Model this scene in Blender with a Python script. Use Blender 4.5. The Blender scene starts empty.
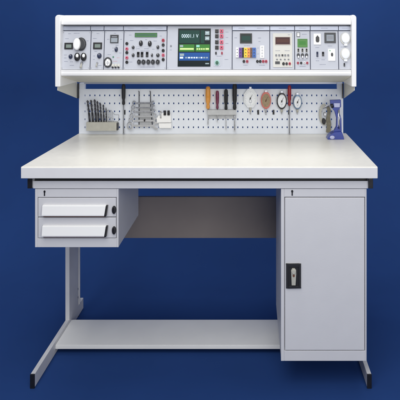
import bpy, bmesh, math, random
from mathutils import Matrix, Vector
random.seed(7)
PI = math.pi
S = bpy.context.scene
COL = S.collection

# ---------------------------------------------------------------- camera maths
D = 2.21; ZC = 1.5246; K = 1.5/357.0; K0 = K/D; HX, HY = 252.0, 33.0
def pt(px, py, Y):
    t = D+Y
    return Vector(((px-HX)*K0*t, Y, ZC-(py-HY)*K0*t))
def xw(px, Y): return (px-HX)*K0*(D+Y)
def zw(py, Y): return ZC-(py-HY)*K0*(D+Y)

# ---------------------------------------------------------------- materials
MATS = {}
def mat(name, col, rough=0.5, metal=0.0, noise=0.0, nscale=30.0, bump=0.0, bscale=400.0, emit=0.0, coat=0.0, spec=0.5, stretch=None, wear=0.0):
    m = bpy.data.materials.new(name); m.use_nodes = True
    nt = m.node_tree; b = nt.nodes['Principled BSDF']
    b.inputs['Base Color'].default_value = (*col, 1)
    b.inputs['Roughness'].default_value = rough
    b.inputs['Metallic'].default_value = metal
    b.inputs['Specular IOR Level'].default_value = spec
    if coat: b.inputs['Coat Weight'].default_value = coat; b.inputs['Coat Roughness'].default_value = 0.12
    if emit:
        b.inputs['Emission Color'].default_value = (*col, 1); b.inputs['Emission Strength'].default_value = emit
    tc = nt.nodes.new('ShaderNodeTexCoord'); mp = nt.nodes.new('ShaderNodeMapping')
    nt.links.new(tc.outputs['Object'], mp.inputs['Vector'])
    if stretch: mp.inputs['Scale'].default_value = stretch
    if noise:
        n = nt.nodes.new('ShaderNodeTexNoise'); n.inputs['Scale'].default_value = nscale; n.inputs['Detail'].default_value = 6
        nt.links.new(mp.outputs[0], n.inputs['Vector'])
        r = nt.nodes.new('ShaderNodeMapRange'); r.inputs['From Min'].default_value = .3; r.inputs['From Max'].default_value = .7
        r.inputs['To Min'].default_value = 1-noise; r.inputs['To Max'].default_value = 1+noise
        nt.links.new(n.outputs['Fac'], r.inputs['Value'])
        v = nt.nodes.new('ShaderNodeVectorMath'); v.operation = 'SCALE'; v.inputs[0].default_value = col
        nt.links.new(r.outputs[0], v.inputs['Scale']); nt.links.new(v.outputs[0], b.inputs['Base Color'])
        r2 = nt.nodes.new('ShaderNodeMapRange'); r2.inputs['To Min'].default_value = max(.05, rough-.1); r2.inputs['To Max'].default_value = min(1, rough+.1)
        nt.links.new(n.outputs['Fac'], r2.inputs['Value']); nt.links.new(r2.outputs[0], b.inputs['Roughness'])
    if bump:
        n2 = nt.nodes.new('ShaderNodeTexNoise'); n2.inputs['Scale'].default_value = bscale; n2.inputs['Detail'].default_value = 3
        nt.links.new(mp.outputs[0], n2.inputs['Vector'])
        bp = nt.nodes.new('ShaderNodeBump'); bp.inputs['Strength'].default_value = bump; bp.inputs['Distance'].default_value = .001
        nt.links.new(n2.outputs['Fac'], bp.inputs['Height']); nt.links.new(bp.outputs[0], b.inputs['Normal'])
    MATS[name] = m; return m
mat('backdrop_blue', (.0140, .0475, .178), .85, noise=.06, nscale=2.5, bump=.12, bscale=160, spec=.15)
mat('steel_paint', (.665, .665, .685), .42, noise=.012, nscale=11, bump=.35, bscale=520)
mat('steel_paint_warm', (.50, .49, .50), .5, noise=.04, nscale=6, bump=.22, bscale=900)
mat('frame_paint', (.64, .64, .65), .42, noise=.05, nscale=9, bump=.22, bscale=900)
mat('shelf_paint', (.80, .80, .78), .45, noise=.03, nscale=5, bump=.15, bscale=700)
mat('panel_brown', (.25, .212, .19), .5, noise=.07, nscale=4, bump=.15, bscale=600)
mat('laminate', (.765, .745, .68), .36, noise=.022, nscale=60.0, bump=.10, bscale=500, coat=.15)
mat('laminate_edge', (.75, .75, .765), .38, noise=.01, nscale=20, bump=.1, bscale=600)
mat('white_paint', (.86, .86, .86), .38, noise=.015, nscale=8, bump=.1, bscale=500, coat=.2)
mat('warm_bounce_paint', (.66, .64, .55), .55, noise=.04, nscale=8, bump=.1)  # console underside: warm bounce from the tabletop put into the colour
mat('board_paint', (.755, .79, .85), .5, noise=.03, nscale=10, bump=.15, bscale=800)
mat('panel_alu', (.54, .56, .615), .45, noise=.03, nscale=14, bump=.10, bscale=900)
mat('strip_alu', (.42, .45, .53), .35, metal=.35, noise=.05, nscale=30, stretch=(.2, 4, 4))
mat('gap_dark', (.09, .10, .14), .8)
mat('ink', (.20, .22, .30), .7)
mat('ink_light', (.42, .44, .52), .7)
mat('ink_red', (.60, .28, .32), .7)
mat('black', (.012, .012, .014), .35, noise=.1, nscale=60)
mat('soft_black', (.014, .014, .017), .55, bump=.2, bscale=900)
mat('knob_blue', (.015, .024, .065), .35)
mat('dark_grey', (.035, .037, .042), .4)
mat('mid_grey', (.26, .27, .30), .45)
mat('chrome', (.62, .63, .66), .22, metal=1, noise=.08, nscale=80)
mat('steel', (.50, .51, .54), .30, metal=.9, noise=.08, nscale=60)
mat('dark_steel', (.055, .055, .065), .32, metal=.6, noise=.15, nscale=120)
mat('brass', (.42, .36, .24), .35, metal=.7)
mat('red', (.52, .05, .09), .4)
mat('pink_red', (.70, .12, .20), .4)
mat('white_plastic', (.90, .90, .89), .3, coat=.3)
mat('cream_plastic', (.68, .67, .61), .4, noise=.02)
mat('lcd_green', (.07, .16, .11), .3, spec=.2)
mat('lcd_olive', (.22, .27, .24), .3, spec=.2)
mat('lcd_grey', (.33, .37, .41), .3, spec=.2)
mat('lcd_dark', (.02, .035, .032), .3, spec=.2)
mat('lcd_bright_green', (.10, .27, .07), .3, spec=.2)
mat('lcd_red_dark', (.05, .012, .015), .3, spec=.2)
mat('lcd_red_light', (.085, .028, .02), .3, spec=.2)
mat('lcd_tan', (.50, .42, .36), .3, spec=.2)
mat('screen_black', (.006, .014, .016), .3, spec=.2)
mat('screen_green_dark', (.010, .05, .04), .3, spec=.2, emit=.15)
mat('screen_green', (.04, .17, .03), .3, spec=.2, emit=.35)
mat('screen_lime', (.50, .66, .25), .3, spec=.2, emit=.5)
mat('screen_blue', (.015, .07, .25), .3, spec=.2, emit=.35)
mat('screen_white', (.60, .74, .80), .3, spec=.2, emit=.45)
mat('screen_cyan', (.25, .55, .48), .3, spec=.2, emit=.3)
mat('screen_grey', (.30, .38, .40), .3, spec=.2, emit=.15)
mat('purple', (.14, .05, .30), .4)
mat('yellow', (.85, .62, .03), .4)
mat('orange', (.82, .28, .02), .35, coat=.3)
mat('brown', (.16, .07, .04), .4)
mat('terminal_blue', (.03, .13, .45), .4)
mat('teal', (.40, .62, .58), .4)
mat('green_dot', (.02, .30, .12), .4, emit=.2)
mat('amber_plastic', (.72, .30, .04), .22, coat=.6)
mat('maroon_plastic', (.16, .015, .06), .25, coat=.5)
mat('red_plastic', (.30, .012, .02), .25, coat=.5)
mat('gauge_red', (.62, .16, .13), .35, noise=.1, nscale=50)
mat('gauge_gold', (.30, .22, .12), .35, noise=.2, nscale=90)
mat('gauge_bluegrey', (.13, .20, .30), .3, metal=.4)
mat('dial_white', (.84, .86, .88), .35)
mat('ledge_grey', (.50, .51, .52), .45, noise=.08, nscale=40)
mat('beige_metal', (.47, .46, .40), .45, noise=.08, nscale=40)
mat('cast_blue', (.018, .042, .28), .4, noise=.1, nscale=40, bump=.3, bscale=500, coat=.2)
mat('lavender_paint', (.45, .47, .68), .4)
mat('olive_leather', (.24, .22, .16), .7, noise=.25, nscale=60, bump=.5, bscale=300)

# ---------------------------------------------------------------- mesh builder
class MB:
    def __init__(s): s.v = []; s.f = []; s.m = []; s.sm = []; s.mats = []; s.cur = 0
    def mat(s, name):
        if name not in s.mats: s.mats.append(name)
        s.cur = s.mats.index(name); return s
    def add(s, vs, fs, smooth=False):
        o = len(s.v); s.v += [Vector(p) for p in vs]
        for f in fs: s.f.append([o+i for i in f]); s.m.append(s.cur); s.sm.append(smooth)
        return s
    def box(s, a0, a1, b0, b1, c0, c1):
        a0, a1 = min(a0, a1), max(a0, a1); b0, b1 = min(b0, b1), max(b0, b1); c0, c1 = min(c0, c1), max(c0, c1)
        vs = [(a, b, c) for c in (c0, c1) for b in (b0, b1) for a in (a0, a1)]
        return s.add(vs, [(0, 2, 3, 1), (4, 5, 7, 6), (0, 1, 5, 4), (2, 6, 7, 3), (0, 4, 6, 2), (1, 3, 7, 5)])
    def lathe(s, cx, cy, rx, ry, prof, seg=28, closed=False, c0=0.0):
        vs = []; fs = []
        n = len(prof)
        for r, h in prof:
            for i in range(seg):
                a = 2*PI*i/seg; vs.append((cx+rx*r*math.cos(a), cy+ry*r*math.sin(a), c0+h))
        for j in range(n-1):
            for i in range(seg):
                k = (i+1) % seg; fs.append((j*seg+i, j*seg+k, (j+1)*seg+k, (j+1)*seg+i))
        s.add(vs, fs, True)
        if not closed:
            s.add(vs[:seg], [tuple(reversed(range(seg)))]); s.add(vs[-seg:], [tuple(range(seg))])
        return s
    def disc(s, cx, cy, rx, ry, c0, c1, seg=28, top=1.0):
        return s.lathe(cx, cy, rx, ry, [(1, c0), (1, c1-(c1-c0)*.15), (top*.94, c1)], seg)
    def ring(s, cx, cy, rx, ry, inner, c0, c1, seg=28):
        return s.lathe(cx, cy, rx, ry, [(inner, c0), (1, c0), (1, c1), (inner, c1), (inner, c0)], seg, closed=True)
    def poly(s, pts, c0, c1, axis=2):
        n = len(pts)
        def P(p, c):
            if axis == 2: return (p[0], p[1], c)
            if axis == 0: return (c, p[0], p[1])
            return (p[0], c, p[1])
        vs = [P(p, c0) for p in pts]+[P(p, c1) for p in pts]
        fs = [tuple(range(n)), tuple(range(2*n-1, n-1, -1))]+[(i, i+n, (i+1) % n+n, (i+1) % n) for i in range(n)]
        return s.add(vs, fs)
    def tube(s, pts, rad, seg=12, sx=1.0):
        if not isinstance(rad, (list, tuple)): rad = [rad]*len(pts)
        pts = [Vector(p) for p in pts]; vs = []; fs = []
        for j, p in enumerate(pts):
            d = (pts[min(j+1, len(pts)-1)]-pts[max(j-1, 0)]).normalized()
            u = d.cross(Vector((0, 0, 1)));
            if u.length < .05: u = d.cross(Vector((0, 1, 0)))
            u.normalize(); w = d.cross(u).normalized()
            for i in range(seg):
                a = 2*PI*i/seg; q = (u*math.cos(a)+w*math.sin(a))*rad[j]; q.x *= sx if abs(d.y) > .7 else 1
                vs.append(p+q)
        for j in range(len(pts)-1):
            for i in range(seg):
                k = (i+1) % seg; fs.append((j*seg+i, j*seg+k, (j+1)*seg+k, (j+1)*seg+i))
        s.add(vs, fs, True); s.add(vs[:seg], [tuple(range(seg))]); s.add(vs[-seg:], [tuple(range(seg))])
        return s
    def mesh(s, name, scale=1.0):
        me = bpy.data.meshes.new(name)
        me.from_pydata([v*scale for v in s.v], [], s.f)
        for n in (s.mats or ['steel_paint']): me.materials.append(MATS[n])
        for p, mi, sm in zip(me.polygons, s.m, s.sm): p.material_index = mi; p.use_smooth = sm
        bm = bmesh.new(); bm.from_mesh(me); bmesh.ops.remove_doubles(bm, verts=bm.verts, dist=1e-7)
        bmesh.ops.recalc_face_normals(bm, faces=bm.faces); bm.to_mesh(me); bm.free()
        return me

W = {}
def link(name, data, M, parent=None, bevel=0.0):
    o = bpy.data.objects.new(name, data); COL.objects.link(o)
    W[o.name] = M.copy()
    if parent:
        o.parent = parent; o.matrix_basis = W[parent.name].inverted() @ M
    else: o.matrix_basis = M
    if bevel:
        b = o.modifiers.new('bevel', 'BEVEL'); b.width = bevel; b.segments = 3; b.limit_method = 'ANGLE'; b.angle_limit = math.radians(40)
        b.use_clamp_overlap = True; b.harden_normals = False
    return o
def meta(o, label=None, cat=None, group=None, kind=None):
    if label: o['label'] = label
    if cat: o['category'] = cat
    if group: o['group'] = group
    if kind: o['kind'] = kind
    return o
def thing(name, loc, label, cat, group=None):
    return meta(link(name, None, Matrix.Translation(loc)), label, cat, group)
I4 = Matrix.Identity(4)
def wpart(name, mb, parent, bevel=.0015, label=None, origin=None):
    """mesh in world coordinates, origin moved to its own centre"""
    c = sum(mb.v, Vector())/len(mb.v)
    mb.v = [v-c for v in mb.v]
    o = link(name, mb.mesh(name), Matrix.Translation(c), parent, bevel)
    if label: o['label'] = label
    return o
def frame(px, py, Y, slope=0.0, Z0=0.0, rot=0.0):
    """local frame on a plane facing the front: a right, b up, n out; returns matrix and metres per unit"""
    t = (D+Y+slope*(ZC-Z0))/(1+slope*(py-HY)*K0)
    p = Vector(((px-HX)*K0*t, t-D, ZC-(py-HY)*K0*t))
    u = Vector((0, slope, 1)).normalized(); n = Vector((0, -1, slope)).normalized()
    R = Matrix(((1, 0, 0), (0, u.y, n.y), (0, u.z, n.z))).to_4x4()
    return Matrix.Translation(p) @ R @ Matrix.Rotation(rot, 4, 'Z'), K0*t
def fpart(name, mb, fr, parent, bevel=.0004, label=None):
    M, s = fr
    o = link(name, mb.mesh(name, s), M, parent, bevel)
    if label: o['label'] = label
    return o

# ---------------------------------------------------------------- setting: seamless paper sweep
def sweep():
    prof = [(-6, 0), (-2, 0), (0, 0), (.9, 0)]
    R = 1.1
    for i in range(1, 25):
        a = PI/2*i/24; prof.append((.9+R*math.sin(a), R-R*math.cos(a)))
    prof.append((2.0, 3.0)); prof.append((2.0, 5.0))
    X0, X1 = -5, 5
    vs = [(x, y, z) for y, z in prof for x in (X0, X1)]
    fs = [(2*i, 2*i+1, 2*i+3, 2*i+2) for i in range(len(prof)-1)]
    mb = MB().mat('backdrop_blue'); mb.add(vs, fs, True)
    me = mb.mesh('backdrop'); o = link('backdrop', me, I4)
    meta(o, kind='structure'); o['label'] = 'plain royal blue seamless backdrop under and behind the workbench'
sweep()

# ---------------------------------------------------------------- workbench
TX0, TX1 = xw(20.5, 0), xw(378, 0)
TZ = zw(167, 0); TB = zw(178.6, 0)
LX, RX = -.942, .5035
bench = thing('workbench', ((TX0+TX1)/2, .37, 0), 'pale grey steel workbench with cream laminate top, bottom shelf and cantilever feet', 'workbench')
m = MB().mat('laminate'); m.box(TX0, TX1, .0025, .75, TB, TZ)
top = wpart('tabletop', m, bench, .003)
m = MB().mat('laminate_edge'); m.box(TX0+.002, TX1-.002, 0, .0023, TB+.001, TZ-.0035); wpart('edge_band', m, top, .0008)
for side, X in (('l', LX), ('r', RX)):
    m = MB().mat('frame_paint'); h = .0092
    m.box(X-h, X+h, .050, .70, .003, .0605)
    m.box(X-h-.0012, X+h+.0012, .473, .612, .0585, .865)
    m.box(X-h+.004, X+h-.004, .6125, .632, .061, .865)
    m.box(X-h-.0012, X+h+.0012, .6325, .645, .0585, .865)
    m.box(X-h, X+h, .026, .70, .866, TB-.001)
    fo = wpart('side_frame', m, bench, .0015)
    m = MB().mat('black'); m.box(X-h-.0006, X+h+.0006, .044, .0498, .0, .0612); wpart('end_cap', m, fo, .0012)
    m = MB().mat('black'); m.box(X-h-.0006, X+h+.0006, .019, .0258, .8655, .9062); wpart('end_cap', m, fo, .0012)
    m = MB().mat('soft_black'); m.disc(X, .62, .012, .012, 0.0, .0028, 16); wpart('levelling_foot', m, fo, 0)
    s = 1 if side == 'l' else -1
    for z in (.105, .15):
        mm = MB().mat('steel'); mm.box(X+s*(h+.0014), X+s*(h+.0042), .595, .605, z, z+.010)
        wpart('bolt', mm, fo, .001)
m = MB().mat('steel_paint'); m.box(LX+.0095, RX-.0095, .030, .033, zw(188.5, .03), zw(181.0, .03)); m.box(LX+.0095, RX-.0095, .033, .06, zw(188.5, .03), zw(188.5, .03)+.003)
wpart('front_rail', m, bench, .001)
m = MB().mat('dark_grey'); m.box(LX+.0095, RX-.0095, .048, .060, zw(181, .03)-.008, TB-.0005); wpart('gap_shade_strip', m, bench, .0005)  # dark strip closing the gap, stands in for the shadow under the tabletop
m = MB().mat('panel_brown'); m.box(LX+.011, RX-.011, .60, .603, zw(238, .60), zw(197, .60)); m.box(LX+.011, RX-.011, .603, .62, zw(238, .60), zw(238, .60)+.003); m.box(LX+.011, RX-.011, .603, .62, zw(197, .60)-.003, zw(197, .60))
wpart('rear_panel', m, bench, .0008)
m = MB().mat('shelf_paint'); m.box(LX+.0095, RX-.0095, .284, .505, .0425, .045); m.box(LX+.0095, RX-.0095, .284, .2865, .026, .0424); m.box(LX+.0095, RX-.0095, .5025, .505, .026, .0424)
wpart('shelf', m, bench, .001)

# ---------------------------------------------------------------- drawer unit
YF = .034
def X(px): return xw(px, YF)
def Z(py): return zw(py, YF)
du = thing('drawer_unit', (X(77), .23, Z(247.3)), 'grey steel two drawer unit hung beneath the left end of the tabletop', 'drawers')
x0, x1 = X(35), X(118.5); zt, zb = zw(188.9, YF), Z(247.3)
m = MB().mat('steel_paint')
m.box(x0+.0005, x1-.0005, YF+.014, .43, zb, zt)
m.box(x0, X(37.6), YF, YF+.0138, zb, zt); m.box(X(116.6), x1, YF, YF+.0138, zb, zt)
m.box(X(37.6)+.0001, X(116.6)-.0001, YF+.0002, YF+.0138, Z(197.2), zt)
m.box(X(37.6)+.0001, X(116.6)-.0001, YF+.0002, YF+.0138, zb, Z(238.4))
body = wpart('carcass', m, du, .0012)
m = MB().mat('black'); m.lathe(0, 0, 1.0, 1.3, [(1, 0), (1, .3), (.8, .6)], 16); m.box(-.55, .55, -4.2, -.6, 0, .5)
fpart('lock', m, frame(44.6, 191.6, YF-.0001), body, .0002)
for (ya, yb, lab) in ((197.9, 216.6, 'top drawer front with white bar handle'), (217.6, 237.8, 'bottom drawer front with white bar handle')):
    m = MB().mat('steel_paint'); m.box(X(38.2), X(116.0), YF-.0012, YF+.012, Z(yb), Z(ya))
    d = wpart('drawer', m, du, .0018, lab)
    yc = (ya+yb)/2+3.0
    # handle: bent bar grip
    m = MB().mat('white_plastic')
    n = [(0, 5.6), (1.6, 5.5), (2.6, 4.9), (4.2, -3.4), (4.1, -4.4), (3.5, -4.8), (2.9, -4.3), (1.6, 3.4), (0, 3.8)]
    L = -31.8; R = 31.4
    vs = []
    for (q, c) in ((L, 1), (R, 1)):
        for nn, bb in n: vs.append((q+(0 if q < 0 else -.25*(5-bb)*.5), bb, nn))
    k = len(n)
    m.add(vs, [tuple(range(k)), tuple(range(2*k-1, k-1, -1))]+[(i, i+k, (i+1) % k+k, (i+1) % k) for i in range(k)])
    h = fpart('handle', m, frame(75, yc, YF-.0013), d, .0008)
    m = MB().mat('black')
    vs = []
    for q in (R+.1, R+1.9):
        for nn, bb in ((0, 5.5), (2.5, 5.0), (4.1, -3.6), (4.0, -4.9), (0, -4.9)): vs.append((q-.125*(5-bb), bb, nn))
    m.add(vs, [tuple(range(5)), tuple(range(9, 4, -1))]+[(i, i+5, (i+1) % 5+5, (i+1) % 5) for i in range(5)])
    fpart('handle_end_cap', m, frame(75, yc, YF-.0013), d, .0004)
    m = MB().mat('brown'); m.box(L+.6, R-1.2, -6.3, -4.95, 0, 1.1); fpart('handle_shade_strip', m, frame(75, yc, YF-.0013), d, .0003)  # shade below the grip, put in as a dark brown strip
    m = MB().mat('soft_black'); m.lathe(0, 0, 2.1, 4.0, [(1, 0), (1, 1.2), (.85, 2.0), (.45, 2.3)], 24); m.mat('black').box(-.4, .4, -3, 3, 2.2, 3.0)
    fpart('drawer_lock', m, frame(114.2, yc-.6, YF-.0013), d, .0003)

# ---------------------------------------------------------------- cabinet
ca = thing('storage_cabinet', (X(324), .27, Z(361)), 'tall grey steel cabinet with black recessed latch under the right end of the tabletop', 'cabinet')
x0, x1 = X(281), X(366.6); zb = Z(361)
m = MB().mat('steel_paint')
m.box(x0+.0005, x1-.0005, YF+.014, .50, zb, zt)
m.box(x0, X(284.2), YF, YF+.0138, zb, zt); m.box(X(365.2), x1, YF, YF+.0138, zb, zt)
m.box(X(284.2)+.0001, X(365.2)-.0001, YF+.0002, YF+.0138, Z(196.9), zt)
m.box(X(284.2)+.0001, X(365.2)-.0001, YF+.0002, YF+.0138, zb, Z(350.9))
cb = wpart('carcass', m, ca, .0012)
m = MB().mat('black'); m.lathe(0, 0, 1.1, 1.4, [(1, 0), (1, .3), (.8, .6)], 16); m.box(-.6, .6, -4.2, -.6, 0, .5)
fpart('lock', m, frame(292.2, 191.3, YF-.0001), cb, .0002)
m = MB().mat('steel_paint'); m.box(X(285.0), X(364.5), YF-.001, YF+.012, Z(350.1), Z(197.7))
door = wpart('door', m, ca, .002)
m = MB().mat('soft_black')
m.poly([(-7.4, -12.2), (7.4, -12.2), (7.4, 12.2), (-7.4, 12.2)], 0, .5)
m.box(-7.4, -5.0, -12.2, 12.2, .5, 1.6); m.box(5.0, 7.4, -12.2, 12.2, .5, 1.6); m.box(-5.0, 5.0, 9.2, 12.2, .5, 1.6); m.box(-5.0, 5.0, -12.2, -9.8, .5, 1.6)
fr = frame(293.5, 275.6, YF-.0011)
fpart('latch_plate', m, fr, door, .0012)
m = MB().mat('beige_metal')
m.poly([(-2.0, -8.6), (1.8, -8.6), (2.5, 2.5), (2.4, 6.5), (1.0, 8.0), (-1.4, 8.0), (-2.6, 6.0), (-2.4, 2.5)], .9, 2.6)
m.mat('beige_metal').lathe(0, 5.0, 2.0, 2.5, [(1, 2.6), (1, 3.2), (.8, 3.5)], 20); m.mat('brown').disc(0, 1.2, 1.1, 1.5, 2.6, 2.9, 16)
fpart('latch_lever', m, fr, door, .0006)

# ---------------------------------------------------------------- pegboard
YP = .722
px0, px1, py0, py1 = 79.0, 343.2, 89.0, 134.6
bx0, bx1 = xw(px0, YP), xw(px1, YP); bz1, bz0 = zw(py0, YP), TZ+.001
pg = thing('pegboard', ((bx0+bx1)/2, YP, TZ), 'pale grey perforated tool board standing along the back edge of the tabletop', 'pegboard')
kk = K0*(D+YP)
cols = [85.0+4.93*i for i in range(52)]; rows = [95.4+7.97*j for j in range(5)]
def lines(lo, hi, cs, half):
    L = [lo]
    for c in cs: L += [c-half, c+half]
    return L+[hi]
xl = lines(px0, px1, cols, .55); yl = lines(py0, HY+(ZC-bz0)/kk, rows, .85)
m = MB().mat('board_paint')
xs = [xw(v, YP) for v in xl]; zs = [zw(v, YP) for v in yl]
nx, nz = len(xs), len(zs); T = .0022
vs = [(x, YP, z) for z in zs for x in xs]+[(x, YP+T, z) for z in zs for x in xs]; O = nx*nz; fs = []
for j in range(nz-1):
    for i in range(nx-1):
        a, b, c, d = j*nx+i, j*nx+i+1, (j+1)*nx+i+1, (j+1)*nx+i
        if i % 2 == 1 and j % 2 == 1:
            fs += [(a, b, b+O, a+O), (b, c, c+O, b+O), (c, d, d+O, c+O), (d, a, a+O, d+O)]
        else: fs += [(a, b, c, d), (a+O, d+O, c+O, b+O)]
for i in range(nx-1):
    fs += [(i, i+1, i+1+O, i+O), ((nz-1)*nx+i, (nz-1)*nx+i+1, (nz-1)*nx+i+1+O, (nz-1)*nx+i+O)]
for j in range(nz-1):
    fs += [(j*nx, (j+1)*nx, (j+1)*nx+O, j*nx+O), (j*nx+nx-1, (j+1)*nx+nx-1, (j+1)*nx+nx-1+O, j*nx+nx-1+O)]
m.add(vs, fs)
board = wpart('board', m, pg, 0)
for pa, pb in ((79.4, 84.6), (337.3, 342.8)):
    m = MB().mat('board_paint'); m.box(xw(pa, YP+.004), xw(pb, YP+.004), YP+.003, YP+.028, TZ+.001, zw(83.0, YP+.003))
    wpart('post', m, pg, .001)

# ---------------------------------------------------------------- instrument console
YC = .419
SL = .115; PZ0 = zw(70, .431)
CX0, CX1 = xw(55.6, YC), xw(356.2, YC)
con = thing('instrument_console', ((CX0+CX1)/2, .56, zw(98, .72)), 'long white instrument console of test modules raised above the pegboard', 'console')
def pl(py):   # point of the tilted front panel plane at image height py
    M, s = frame(200, py, .431, SL, PZ0); return M.translation
ix0, ix1 = xw(60.8, YC), xw(351.4, YC)
a = pl(25.0); b_ = pl(69.8)
zt0 = zw(15.2, .452)
prof = [(.69, zt0), (.468, zt0), (.456, zt0-.003), (.450, zw(16.6, .450)), (.428, zw(20.4, .428)), (.424, zw(21.4, .424)), (.424, zw(24.4, .424)), (.427, a.z+.001), (a.y+.009, a.z),
        (b_.y+.009, b_.z), (b_.y-.012, b_.z), (.4205, zw(71.6, .42)), (.419, zw(73.5, .419)), (.421, zw(75.4, .421)), (.426, zw(76.1, .426)),
        (.432, zw(76.1, .432)+.001)]
m = MB().mat('white_paint')
# closed body
und = [(.69, zw(82.0, .69)+.001)]
m.poly([(p[0], p[1]) for p in prof]+und, ix0, ix1, axis=0)
hous = wpart('housing', m, con, .003)
m = MB().mat('warm_bounce_paint')
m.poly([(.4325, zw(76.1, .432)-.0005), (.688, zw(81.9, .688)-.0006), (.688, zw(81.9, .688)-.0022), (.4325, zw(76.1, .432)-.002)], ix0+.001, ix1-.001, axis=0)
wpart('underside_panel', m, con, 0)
m = MB().mat('strip_alu'); m.box(ix0+.03, ix1-.03, .6905, .70, zw(84.0, .69), zw(81.0, .69)); wpart('rear_rail', m, con, .001)
for s_, xa, xb in ((-1, CX0, ix0-.0004), (1, ix1+.0004, CX1)):
    # moulded end cap with a large outer top radius
    m = MB().mat('white_paint')
    zt_ = zw(14.9, .412); zb_ = zw(86.6, YC)
    out = xa if s_ < 0 else xb; inn = xb if s_ < 0 else xa
    R = .016
    o2 = [(inn, zb_), (inn, zt_)]
    for i in range(9):
        t = PI/2*i/8; o2.append((out-s_*R+s_*R*math.sin(t), zt_-R+R*math.cos(t)))
    o2.append((out, zb_))
    # extrude front to back; top front leans back
    n_ = len(o2)
    def yf(z):
        u = (z-zb_)/(zt_-zb_); return .411
    vs = [(x, yf(z), z) for x, z in o2]+[(x, .70, z) for x, z in o2]
    # subdivide side for lean
    m.add(vs, [tuple(range(n_)), tuple(range(2*n_-1, n_-1, -1))]+[(i, i+n_, (i+1) % n_+n_, (i+1) % n_) for i in range(n_)])
    e = wpart('end_panel', m, con, .003)
    # bracket wing running down and back to the board
    m = MB().mat('cream_plastic')
    xq0 = out-s_*.006; xq1 = out-s_*.010
    m.poly([(.425, zb_-.0005), (.425, zw(90.5, .425)), (.715, zw(98.2, .715)), (.715, zb_-.0005)], min(xq0, xq1), max(xq0, xq1), axis=0)
    wpart('bracket', m, con, .001)
for pa, pb in ((77.3, 78.7), (342.3, 343.5)):
    m = MB().mat('black'); m.box(xw(pa, .702), xw(pb, .702), .701, .712, zw(98.4, .70), zw(83.5, .70)); wpart('dark_gap_strip', m, con, .0006)  # black box put in for the dark gap between bracket and post

m = MB().mat('gap_dark'); m.box(-145.2, 145.2, -22.0, 22.3, -1.25, -1.0)
fpart('module_backing', m, frame(206.1, 47.5, .431, SL, PZ0), con, 0)
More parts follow.
